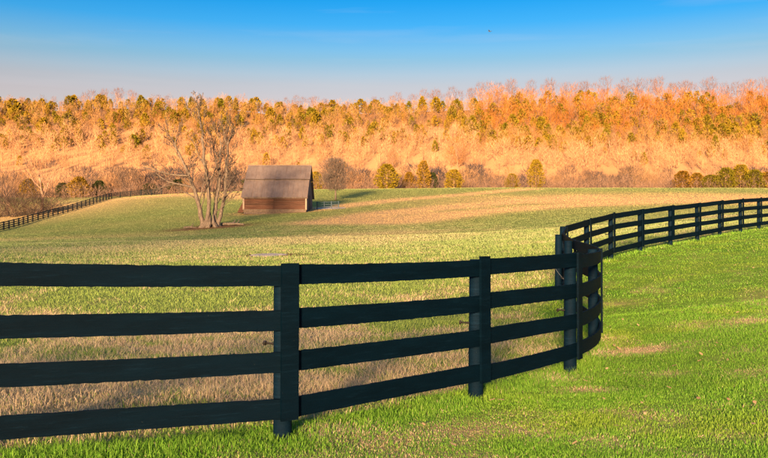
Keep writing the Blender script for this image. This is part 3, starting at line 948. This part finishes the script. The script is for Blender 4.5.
def fuzzy_arrays(seed, n, h, wid, z0, length, w, fan=1.0):
    """fine twigs spread through a domed leafless crown, pointing out and up"""
    rng = np.random.default_rng(seed)
    t = rng.random(n)
    az = rng.uniform(0, 2 * math.pi, n)
    prof = np.sin(np.clip(.1 + t * .86, 0, 1) * math.pi) ** .6 * (.65 + .55 * t * fan)
    lump = 0.5 + 0.95 * vnoise(az * 1.5 + seed, t * 3.5 + seed * 3, 1.0, seed, 2)
    rr = wid * prof * lump * np.sqrt(rng.random(n))
    c = np.stack([np.cos(az) * rr, np.sin(az) * rr, z0 + t * (h - z0 - length * .5)], -1)
    out = np.stack([np.cos(az) * .7 + rng.normal(0, .45, n), np.sin(az) * .7 + rng.normal(0, .45, n), rng.uniform(.5, 2.4, n)], -1)
    out /= np.linalg.norm(out, axis=1, keepdims=True)
    sd_ = np.cross(out, rng.normal(size=(n, 3))); sd_ /= np.linalg.norm(sd_, axis=1, keepdims=True)
    L = length * rng.uniform(.5, 1.3, (n, 1))
    v = np.stack([c - sd_ * w, c + sd_ * w, c + out * L], 1).reshape(-1, 3)
    return v, np.arange(n * 3).reshape(-1, 3)

# small dense twiggy tree beside the barn
def build_twiggy():
    b = at(335.5, 146.0)
    root = empty('bare_tree', b)
    tag(root, 'small dense leafless tree on a thin trunk right of the barn', 'tree')
    T = Tree(5)
    T.wood.tube([(0, 0, -.2), (0.03, 0, .8), (0, .02, 1.9), (.04, 0, 3.5), (0, 0, 5.6), (0.05, 0, 7.3)], [.2, .16, .14, .11, .07, .03], n=8)
    pts = [Vector((0, 0, 1.9 + i * .9)) for i in range(7)]
    T.branch(pts, [.1] * 7, 3.9, 0, 4, sides=4, kids=(26, 5, 5, 5), up=.12, angle=1.05, tw=.034, steps=4, shrink=.62, start=.02)
    T.wood.build('trunk', M['bark'], root, smooth=True)
    v, t = fuzzy_arrays(44, 2600, 7.9, 4.4, 1.7, .95, .025, .6)
    base = len(T.tw_v)
    T.tw_v += [Vector(p) for p in v]; T.tw_f += [tuple(int(q) + base for q in f) for f in t]
    link_mesh('crown', T.crown_mesh('crown', M['twig']), root)
build_twiggy()

# ---- reusable far trees
def far_bare(seed, h, kids, tw, mat, angle=.55, spread=.55, last=3, thick=1.0):
    T = Tree(seed)
    r = T.r
    T.grow(Vector((0, 0, -.5)), Vector((r.uniform(-.05, .05), r.uniform(-.05, .05), 1)).normalized(), h * .75, h * .014 * thick, 0, last, 5, kids, up=.22, angle=angle, tw=tw, steps=5, shrink=spread)
    w = T.wood.mesh('trunk', M['far_bark'])
    c = T.crown_mesh('crown', mat)
    return w, c, T

def bare_kind(seed, h, kids, mat, n, wid, z0, length, w, angle=.55, spread=.5, fan=1.0, thick=1.0):
    wood = far_bare(seed, h, kids, .02, mat, angle, spread, thick=thick)[0]
    v, t = fuzzy_arrays(seed, n, h, wid, z0, length, w, fan)
    return wood, np_mesh('crown', v, tris=t, mat=mat)

def cedar_arrays(seed, n, size, h=7.0, wid=2.2, round_=0.0):
    """leaf sprays spread through a lumpy pointed crown; returns verts, tris"""
    rng = np.random.default_rng(seed)
    t = rng.random(n) ** 0.9
    az = rng.uniform(0, 2 * math.pi, n)
    prof = np.sin(np.clip(t * .86 + .13, 0, 1) * math.pi) ** .62 * (1.12 - .45 * t) + .03
    prof = prof * (1 - round_) + round_ * (np.sin(np.clip(.16 + t * .80, 0, 1) * math.pi) ** .5 * (1.02 - .12 * t))
    lump = 0.45 + 1.05 * vnoise(az * 1.6 + seed, t * 5 + seed * 3, 1.0, seed, 2)
    rr = wid * prof * lump * np.sqrt(rng.uniform(.25, 1.0, n))
    z = .25 + t * h * .97
    c = np.stack([np.cos(az) * rr, np.sin(az) * rr, z], -1)
    out = np.stack([np.cos(az) + rng.normal(0, .5, n), np.sin(az) + rng.normal(0, .5, n), rng.uniform(-.1, 1.3, n)], -1)
    out /= np.linalg.norm(out, axis=1, keepdims=True)
    rv = rng.normal(size=(n, 3)); sd_ = np.cross(out, rv); sd_ /= np.linalg.norm(sd_, axis=1, keepdims=True)
    L = size * rng.uniform(.6, 1.4, (n, 1))
    v = np.stack([c - sd_ * L * .42, c + sd_ * L * .42, c + out * L], 1).reshape(-1, 3)
    return v, np.arange(n * 3).reshape(-1, 3)

def cedar_mesh(seed, n, size, h, wid, mat, round_=0.0):
    v, t = cedar_arrays(seed, n, size, h, wid, round_)
    return np_mesh('crown', v, tris=t, mat=mat)
trunk_mb = MB(); trunk_mb.tube([(0, 0, -.6), (0, 0, 1), (.03, 0, 4.5)], [.17, .15, .05], n=6)
CEDAR_TRUNK = trunk_mb.mesh('trunk', M['far_bark'], True)

def plant(name, wood, crown, loc, scale, rz, label, group=None, cat='tree', sx=1.0):
    r = empty(name, loc, rz)
    r.scale = (scale * sx, scale * sx, scale)
    tag(r, label, cat, group)
    link_mesh('trunk', wood, r)
    link_mesh('crown', crown, r)
    return r

def place_words(text, u, table):
    for lim, w in table:
        if u < lim: return text + ', ' + w, 'every ' + text + ', ' + w
rng = random.Random(12)
BARE_GREY = [bare_kind(100 + i, 9, (8, 5, 3), M['twig_grey'], 1000, 3.7 + .5 * (i % 3), .4, 1.3, .04, .6, .55) for i in range(5)]
BARE_TAN = [bare_kind(120 + i, 9, (8, 5, 3), M['twig_tan'], 900, 3.7, .4, 1.3, .04, .6, .55) for i in range(3)]
BARE_RIDGE = [bare_kind(140 + i, 18, (8, 4, 3), M['twig_ridge'], 230, 3.5, 7.5, 2.6, .055, .42, .42, 1.4) for i in range(5)]
BARE_HILL = [bare_kind(160 + i, 13, (8, 4, 3), M['twig_tan'], 260, 3.8, 2.0, 2.2, .07, .55, .5) for i in range(4)]
SHRUB = [bare_kind(180 + i, 4.2, (10, 5, 3), M['twig_dark'], 900, 2.3, .0, .9, .026, .85, .7) for i in range(3)]
CED = [cedar_mesh(200 + i, 460, .95, 8, 2.3 + .3 * (i % 3), M['cedar']) for i in range(5)]
CED_FINE = [cedar_mesh(210 + i, 2200, .36, 7, 2.6, M['cedar'], .75) for i in range(3)]
CED_GOLD = [cedar_mesh(220 + i, 2000, .36, 8, 2.0, M['cedar_gold'], .45) for i in range(2)]
CED_DARK = [cedar_mesh(230 + i, 2000, .36, 6, 2.5, M['cedar_dark'], .8) for i in range(2)]

# thicket behind the crest of the field: bare trees
G1 = 'grey leafless thicket trees behind the field crest'
for i in range(150):
    u = -25 + (i + rng.random()) * 820 / 150
    if 0 < u < 70 and rng.random() < .6: continue
    d = rng.uniform(222, 262)
    b = at(u, d)
    topv = rng.uniform(160, 176) + (4 if u > 480 else (5 if u < 320 else 0))
    h = max(4.0, height_at(topv, d) - b.z)
    w, c = rng.choice(BARE_GREY + BARE_TAN[:1] if rng.random() < .8 else BARE_TAN)
    plant('bare_tree', w, c, b, h / 9.0, rng.uniform(0, 6.28), *place_words('leafless greyish tree in the thicket behind the field crest', u, [(110, 'left of the far fence end'), (245, 'behind the big many-stemmed tree'), (345, 'behind the barn'), (480, 'at the middle'), (660, 'right of the middle'), (900, 'by the evergreens at right')]), sx=rng.uniform(.85, 1.15))
# low brush under those trees, one tangle
def build_brush():
    rg = np.random.default_rng(77)
    n = 60000
    u = rg.uniform(-160, 930, n); d = rg.uniform(206, 262, n)
    keep = (u > 62) | (d > 226)
    u, d = u[keep], d[keep]; n = len(u)
    x = (u - 384) / F * d
    tall = 1.0 + 4.6 * vnoise(x, d, 9, 15, 3) ** 1.4
    z = ground_z(x, d) + rg.random(n) ** 1.3 * tall - .2
    out = np.stack([rg.normal(0, .5, n), rg.normal(0, .5, n), rg.uniform(.4, 1.6, n)], -1)
    out /= np.linalg.norm(out, axis=1, keepdims=True)
    sv = np.cross(out, rg.normal(size=(n, 3))); sv /= np.linalg.norm(sv, axis=1, keepdims=True)
    c = np.stack([x, d, z], -1); L = rg.uniform(.6, 1.6, (n, 1))
    v = np.stack([c - sv * .045, c + sv * .045, c + out * L], 1).reshape(-1, 3)
    q = (vnoise(x, d, 14, 19, 2)[:, None] * .7 + rg.random((n, 1)) * .3)
    col = np.array([.085, .068, .072]) * (1 - q) + np.array([.24, .155, .115]) * q
    me = np_mesh('thicket_brush', v, tris=np.arange(n * 3).reshape(-1, 3), mat=M['mass'], colors=np.repeat(col, 3, 0))
    tag(link_mesh('thicket_brush', me), 'tangled mauve-brown leafless brush along the far edge of the field', 'brush', kind='stuff')
build_brush()
# evergreens along the same edge, each its own
edge = [  # u, d, top v, half width in px, meshes, label
    (79, 222, 177, 10.5, CED_GOLD[0], 'round golden evergreen beside the far fence at left'),
    (28, 224, 179, 8, CED_GOLD[1], 'yellowish evergreen behind the bare tree at far left'),
    (99, 226, 181, 7, CED_DARK[0], 'dark evergreen right of the round golden one'),
    (62, 232, 183, 7, CED_DARK[1], 'dark low evergreen left of the round golden one'),
    (387, 205, 164.5, 11.5, CED_FINE[0], 'wide olive evergreen right of the small dense bare tree'),
    (424, 212, 161, 7, CED_GOLD[1], 'narrow golden evergreen at the middle of the field edge'),
    (409, 216, 172, 6, CED_GOLD[0], 'small golden evergreen between the wide olive and narrow golden ones'),
    (454, 208, 170, 9, CED_FINE[1], 'low green evergreen right of the narrow golden one'),
    (432, 214, 173, 6, CED_DARK[0], 'dark small evergreen beside the narrow golden one'),
    (316, 214, 172, 7, CED_FINE[1], 'green evergreen just behind the right end of the barn'),
    (536, 216, 160, 8, CED_FINE[0], 'olive evergreen among grey thicket right of centre'),
    (512, 218, 174, 7, CED_FINE[1], 'low evergreen left of the olive one in the thicket'),
    (150, 222, 185, 8, CED_DARK[1], 'dark low evergreen on the crest left of the big bare tree'),
    (178, 226, 180, 9, CED_DARK[0], 'dark evergreen behind the stems of the big bare tree'),
    (250, 226, 178, 9, CED_DARK[1], 'dark evergreen left of the barn roof'),
    (683, 212, 171, 9, CED_GOLD[1], 'leftmost golden evergreen of the group at right'),
    (697, 216, 173, 9, CED_GOLD[0], 'second evergreen from the left in the group at right'),
    (711, 212, 175, 9, CED_FINE[2], 'lowest rounded evergreen in the group at right'),
    (726, 210, 168, 10, CED_FINE[0], 'broad olive evergreen in the group at right'),
    (741, 214, 165, 10, CED_FINE[1], 'tallest evergreen of the group at right'),
    (755, 211, 170, 9, CED_FINE[2], 'rounded evergreen next to the right edge of the photo'),
    (768, 213, 172, 9, CED_GOLD[0], 'golden evergreen cut by the right edge of the photo'),
]
for (u, d, tv, hw, me, lab) in edge:
    b = at(u, d, -.2)
    h = max(3.5, height_at(tv, d) - b.z)
    hh = {id(CED_GOLD[0]): 8, id(CED_GOLD[1]): 8, id(CED_DARK[0]): 6, id(CED_DARK[1]): 6}.get(id(me), 7)
    ww = {id(CED_GOLD[0]): 2.0, id(CED_GOLD[1]): 2.0, id(CED_DARK[0]): 2.5, id(CED_DARK[1]): 2.5}.get(id(me), 2.6)
    s = h / hh
    plant('evergreen_tree', CEDAR_TRUNK, me, b, s, rng.uniform(0, 6.28), lab, 'evergreens along the field edge', sx=(hw * d / F) / (ww * s * .95))
# clump at far left
b = at(41, 168)
w, c = bare_kind(300, 9.5, (10, 6, 8), M['twig_grey'], 700, 4.6, 2.8, 1.5, .024, .75, .65, thick=2.8)
plant('bare_tree', w, c, b, 1.22, 1.0, 'leafless spreading tree among bare shrubs at far left')
b = at(8, 172)
w, c = bare_kind(301, 9.5, (10, 6, 8), M['twig_grey'], 900, 4.0, 2.0, 1.5, .024, .6, .6, thick=2.0)
plant('bare_tree', w, c, b, 1.05, 1.0, 'leafless tree at the left edge of the photo')
for (u, d, s, lab) in ((24, 165, 1.0, 'bare grey shrub between the two leafless trees at far left'), (52, 166, .9, 'bare grey shrub right of the spreading tree at far left'),
                       (-3, 166, 1.0, 'bare grey shrub cut by the left edge of the photo'), (36, 163, .8, 'low bare shrub in front of the spreading tree at far left'), (12, 163, .85, 'low bare shrub near the left edge of the photo')):
    w, c = rng.choice(SHRUB)
    plant('bare_shrub', w, c, at(u, d), s * 1.15, rng.uniform(0, 6.28), lab, 'bare shrubs at far left', cat='shrub', sx=1.5)

# ---- hillside
HP_U = np.linspace(-200, 970, 187); HP_D = np.linspace(380, 600, 111)
_U, _D = np.meshgrid(HP_U, HP_D, indexing='ij')
HP_V = HOR - (ground_z((_U - 384) / F * _D, _D) - EYE) * F / _D
def hill_place(v_target, u):
    """distance at which the hillside ground is seen at that height in direction u"""
    row = HP_V[int(np.clip(np.searchsorted(HP_U, u), 0, 186))]
    k = np.nonzero(row < v_target)[0]
    return float(HP_D[k[0]]) if len(k) else 600.0

G2 = 'leafless trees along the ridge crest'
for i in range(124):
    u = -30 + (i + rng.random()) * 830 / 124
    tall = np.interp(u, [-30, 30, 75, 88, 128, 140, 200, 272, 285, 325, 338, 370, 380, 425, 437, 480, 560, 800],
                     [.55, .5, .55, .95, .95, .5, .6, .5, .85, .9, .45, .5, .85, .9, 1.0, 1.05, 1.12, 1.12])
    if tall < .62 and rng.random() < .45: continue
    d = rng.uniform(588, 625)
    b = at(u, d)
    w, c = rng.choice(BARE_RIDGE)
    plant('bare_tree', w, c, b, rng.uniform(.85, 1.2) * tall, rng.uniform(0, 6.28), *place_words('leafless tree on the ridge crest against the sky', u, [(140, 'far left'), (270, 'above the big many-stemmed tree'), (370, 'above the barn'), (480, 'middle'), (620, 'right of middle'), (900, 'far right')]))
G3 = 'olive evergreens scattered over the hillside'
count = 0
tries = 0
while count < 250 and tries < 4000:
    tries += 1
    u = rng.uniform(-20, 790)
    v = rng.uniform(104, 160)
    dens = float(vnoise(np.array([u]), np.array([v * 4.0]), 60, 77, 2)[0])
    z1 = math.exp(-((v - (118 if u < 480 else 138)) / 15) ** 2)
    if rng.random() > z1 * 1.1 * (dens > .42) + .04: continue
    d = hill_place(v, u)
    b = at(u, d)
    plant('evergreen_tree', CEDAR_TRUNK, rng.choice(CED), b, rng.uniform(.55, 1.4), rng.uniform(0, 6.28), *place_words('olive evergreen ' + ('high' if v < 122 else 'low') + ' on the far hillside', u, [(90, 'at far left'), (170, 'left of the big many-stemmed tree'), (245, 'behind the big many-stemmed tree'), (330, 'above the barn'), (420, 'right of the barn'), (510, 'at the middle'), (610, 'above the fence corner'), (700, 'above the right fence'), (900, 'at far right')]), sx=rng.uniform(.75, 1.45))
    count += 1
G4 = 'leafless trees on the open lower hillside'
for i in range(44):
    u = rng.uniform(-20, 790); v = rng.uniform(135, 178)
    d = hill_place(v, u)
    w, c = rng.choice(BARE_HILL)
    plant('bare_tree', w, c, at(u, d), rng.uniform(.5, 1.0), rng.uniform(0, 6.28), *place_words('leafless tan tree on the open lower hillside', u, [(150, 'at far left'), (245, 'behind the big many-stemmed tree'), (340, 'above the barn'), (480, 'at the middle'), (620, 'above the fence corner'), (900, 'at far right')]))
# one broad orange crown on the hillside at the middle
w, c = bare_kind(320, 15, (12, 6, 5), M['twig_warm'], 900, 8.5, 1.5, 2.4, .06, .8, .6)
d = hill_place(168, 458)
plant('bare_tree', w, c, at(458, d), 1.15, 0, 'broad round orange-brown tree low on the hillside at centre')

# the rest of the wood, one mass
def build_mass():
    rg = np.random.default_rng(9)
    protos = []
    for i in range(8):
        tv, tf = fuzzy_arrays(400 + i, 112, 9 + i % 4 * 1.6, 2.6 + .4 * (i % 3), .5, 2.3, .068, 1.1)
        wv = np.array([[-.22, 0, -1], [.22, 0, -1], [0, 0, 8.5], [0, -.22, -1], [0, .22, -1], [0, 0, 8.5]])
        protos.append((np.concatenate([tv, wv]), np.concatenate([tf, np.array([[0, 1, 2], [3, 4, 5]]) + len(tv)]), len(tv)))
    ced = [cedar_arrays(500 + i, 200, 1.0, 8, 2.3) for i in range(4)]
    V, T_, C, base = [], [], [], 0
    n = 0
    N_ = 6900
    while n < N_:
        u = rg.uniform(-190, 960)
        v = rg.uniform(103, 184)
        right = u > 480
        # open tan strips between the wooded belts
        dens = 1.0
        nz = float(vnoise(np.array([u]), np.array([v * 5.0]), 55, 88, 3)[0])
        if right: dens = 1.0 if v < 136 else (.75 if v < 154 else .42)
        else: dens = 1.0 if v < 127 else (.5 if v < 134 else (.8 if v < 148 else .42))
        dens *= .5 + 1.0 * nz
        if rg.random() > dens: continue
        if v > 172: d = rg.uniform(290, 400)
        else: d = hill_place(v, u)
        d += rg.uniform(-6, 6)
        x = (u - 384) / F * d
        z = gz(x, d)
        is_ced = rg.random() < ((.26 if not right else .17) if v < 148 else .025)
        s = rg.uniform(.55, 1.25) * (1.15 if right and v < 130 else .8)
        a = rg.uniform(0, 6.28); ca, sa = math.cos(a), math.sin(a)
        if is_ced:
            pv, pf = ced[rg.integers(4)]
            k0 = np.array([0.12, 0.11, 0.016]) * (1 - (q := rg.random())) + np.array([0.24, 0.165, 0.022]) * q
            col = np.tile(k0, (len(pv), 1)); s *= 1.0
        else:
            pv, pf, ntw = protos[rg.integers(8)]
            q = rg.random()
            if right and v < 136: k0 = np.array([0.26, 0.10, 0.025]) * (1 - q) + np.array([0.37, 0.19, 0.062]) * q
            elif v > (152 if right else 137): k0 = np.array([0.35, 0.205, 0.118]) * (1 - q) + np.array([0.46, 0.29, 0.175]) * q
            else: k0 = np.array([0.25, 0.125, 0.042]) * (1 - q) + np.array([0.38, 0.25, 0.115]) * q
            col = np.tile(k0, (len(pv), 1)); col[ntw:] = (.15, .105, .09)
            if v < 142 and rg.random() < .16: col[:ntw] = np.array([.17, .115, .095]) * rg.uniform(.8, 1.3)
        P = np.stack([(pv[:, 0] * ca - pv[:, 1] * sa) * s + x, (pv[:, 0] * sa + pv[:, 1] * ca) * s + d, pv[:, 2] * s + z], -1)
        V.append(P); T_.append(pf + base); C.append(col); base += len(pv); n += 1
    me = np_mesh('hillside_woodland', np.concatenate(V), tris=np.concatenate(T_), mat=M['mass'], colors=np.concatenate(C))
    tag(link_mesh('hillside_woodland', me), 'sunlit orange leafless woodland covering the far hillside', 'woodland', kind='stuff')
    print('MASS TRIS', sum(len(t) for t in T_))
build_mass()

# unseen leafless wood added behind the viewpoint, shaped to thin the low sun
def build_shade_wood():
    rg = np.random.default_rng(31)
    V, T_, base = [], [], 0
    sx, sy = -math.sin(SUN_AZ), -math.cos(SUN_AZ)      # towards the sun
    px, py = sy, -sx                                   # along the wood
    for i in range(330):
        along = rg.uniform(-200, 230); back = rg.uniform(88, 112)
        right = -along                                 # metres to the right of the sun line through the viewpoint
        x, y = sx * back + px * along, sy * back + py * along
        z = gz(x, y)
        if right > -18 and rg.random() < .8: continue
        tall = float(np.interp(right, [-60, -24, -17, 30, 60], [27, 27, 12, 9, 12]))
        h = tall * rg.uniform(.85, 1.12)
        nt_ = int(10.5 * h) if tall > 20 else int(8 * h)
        t = rg.random(nt_) ** .8
        az = rg.uniform(0, 6.28, nt_); rr = 3.6 * np.sqrt(rg.random(nt_)) * (1.0 - .4 * t)
        c = np.stack([x + np.cos(az) * rr, y + np.sin(az) * rr, z + .5 + t * h], -1)
        d = rg.normal(size=(nt_, 3)); d[:, 2] = np.abs(d[:, 2]) + .6; d /= np.linalg.norm(d, axis=1, keepdims=True)
        sdv = np.cross(d, rg.normal(size=(nt_, 3))); sdv /= np.linalg.norm(sdv, axis=1, keepdims=True)
        L = rg.uniform(1.2, 3.0, (nt_, 1))
        v = np.stack([c - sdv * .075, c + sdv * .075, c + d * L], 1).reshape(-1, 3)
        trunk = np.array([[x - .2, y, z - 1], [x + .2, y, z - 1], [x, y, z + h], [x, y - .2, z - 1], [x, y + .2, z - 1], [x, y, z + h]])
        v = np.concatenate([v, trunk])
        V.append(v); T_.append(np.arange(len(v)).reshape(-1, 3) + base); base += len(v)
    V = np.concatenate(V); T_ = np.concatenate(T_)
    me = np_mesh('woodland', V, tris=T_, mat=M['mass'], colors=np.tile(np.array([.16, .12, .1]), (len(V), 1)))
    tag(link_mesh('woodland', me), 'unseen leafless wood added behind the viewpoint to thin the low sun', 'woodland', kind='stuff')
build_shade_wood()

# ------------------------------------------------------------------ small things
def build_bare_patch():
    b = at(268, 36.6)
    r = random.Random(6); n = 26
    rings, vs, fs = (0.0, .35, .7, 1.0), [(0, 0, .035)], []
    ks = [r.uniform(.75, 1.15) for _ in range(n)]
    for q in rings[1:]:
        for i in range(n):
            a = 2 * math.pi * i / n
            x, y = math.cos(a) * .9 * ks[i] * q, math.sin(a) * 1.5 * ks[i] * q
            vs.append((x, y, gz(b.x + x, b.y + y) - b.z + (.035 if q < 1 else -.01)))
    for i in range(n): fs.append((0, 1 + i, 1 + (i + 1) % n))
    for k in range(2):
        for i in range(n):
            fs.append((1 + k * n + i, 1 + (k + 1) * n + i, 1 + (k + 1) * n + (i + 1) % n, 1 + k * n + (i + 1) % n))
    mb = MB(); mb.add(vs, fs)
    m = mat_noise('pale_stony_soil', (.24, .22, .21), (.40, .38, .37), 2.2, bump=.4)
    tag(mb.build('bare_soil_patch', m, None, loc=b), 'small pale bare patch in the worn pasture', kind='structure')
build_bare_patch()

def build_leaves():
    rg = np.random.default_rng(17)
    V, T_, C, base = [], [], [], 0
    n = 0
    while n < 110:
        d = 5.8 * (30 / 5.8) ** rg.random(); s = rg.uniform(-.1, .5); x = s * d
        if fence_side(np.array([x]), np.array([d]))[0] < .3: continue
        z = gz(x, d) + rg.uniform(.03, .06)
        a = rg.uniform(0, 6.28); L = rg.uniform(.02, .04)
        poly = np.array([(-1, 0, 0), (-.35, .5, .15), (.4, .42, .1), (1, 0, .25), (.4, -.45, .12), (-.35, -.5, .2)]) * L
        ca, sa = math.cos(a), math.sin(a); tl = rg.uniform(-.5, .5)
        P = np.stack([poly[:, 0] * ca - poly[:, 1] * sa + x, poly[:, 0] * sa + poly[:, 1] * ca + d, poly[:, 2] + poly[:, 0] * tl + z], -1)
        V.append(P); T_.append(np.array([[0, 5, 1], [1, 5, 4], [1, 4, 2], [2, 4, 3]]) + base); base += 6
        C.append(np.tile(np.array([.52, .38, .24]) * rg.uniform(.6, 1.2), (6, 1))); n += 1
    me = np_mesh('fallen_leaves', np.concatenate(V), tris=np.concatenate(T_), mat=M['grass'], colors=np.concatenate(C))
    tag(link_mesh('fallen_leaves', me), 'pale brown fallen leaves scattered on the lawn', 'leaves', kind='stuff')
build_leaves()

def build_bird():
    d = 110.0
    loc = Vector(((490 - 384) / F * d, d, height_at(30.5, d)))
    mb = MB()
    mb.tube([(-.22, 0, 0), (-.16, 0, .01), (-.05, 0, .0), (.06, 0, .0), (.14, 0, .015), (.19, 0, .02), (.23, 0, .015)], [.012, .03, .055, .055, .04, .03, .006], n=8)
    for s in (-1, 1):
        vs = [(.08, s * .03, .02), (.10, s * .2, .11), (.02, s * .42, .09), (-.05, s * .22, .085), (-.06, s * .03, .015)]
        mb.add(vs + [(x, y, z - .012) for x, y, z in vs], [(0, 1, 2, 3, 4), (9, 8, 7, 6, 5)] + [(i, 5 + i, 5 + (i + 1) % 5, (i + 1) % 5) for i in range(5)])
    mb.add([(-.18, -.02, 0), (-.18, .02, 0), (-.34, .06, .01), (-.34, -.06, .01), (-.34, 0, -.01)], [(0, 1, 2, 3), (0, 3, 4), (1, 4, 2), (0, 4, 1)])
    o = mb.build('bird', mat_noise('dark_feathers', (.04, .05, .06), (.07, .08, .09), 20), None, smooth=True, loc=loc)
    o.rotation_euler = (0.2, 0, 2.6)
    tag(o, 'tiny dark bird flying high in the blue sky', 'bird')
build_bird()
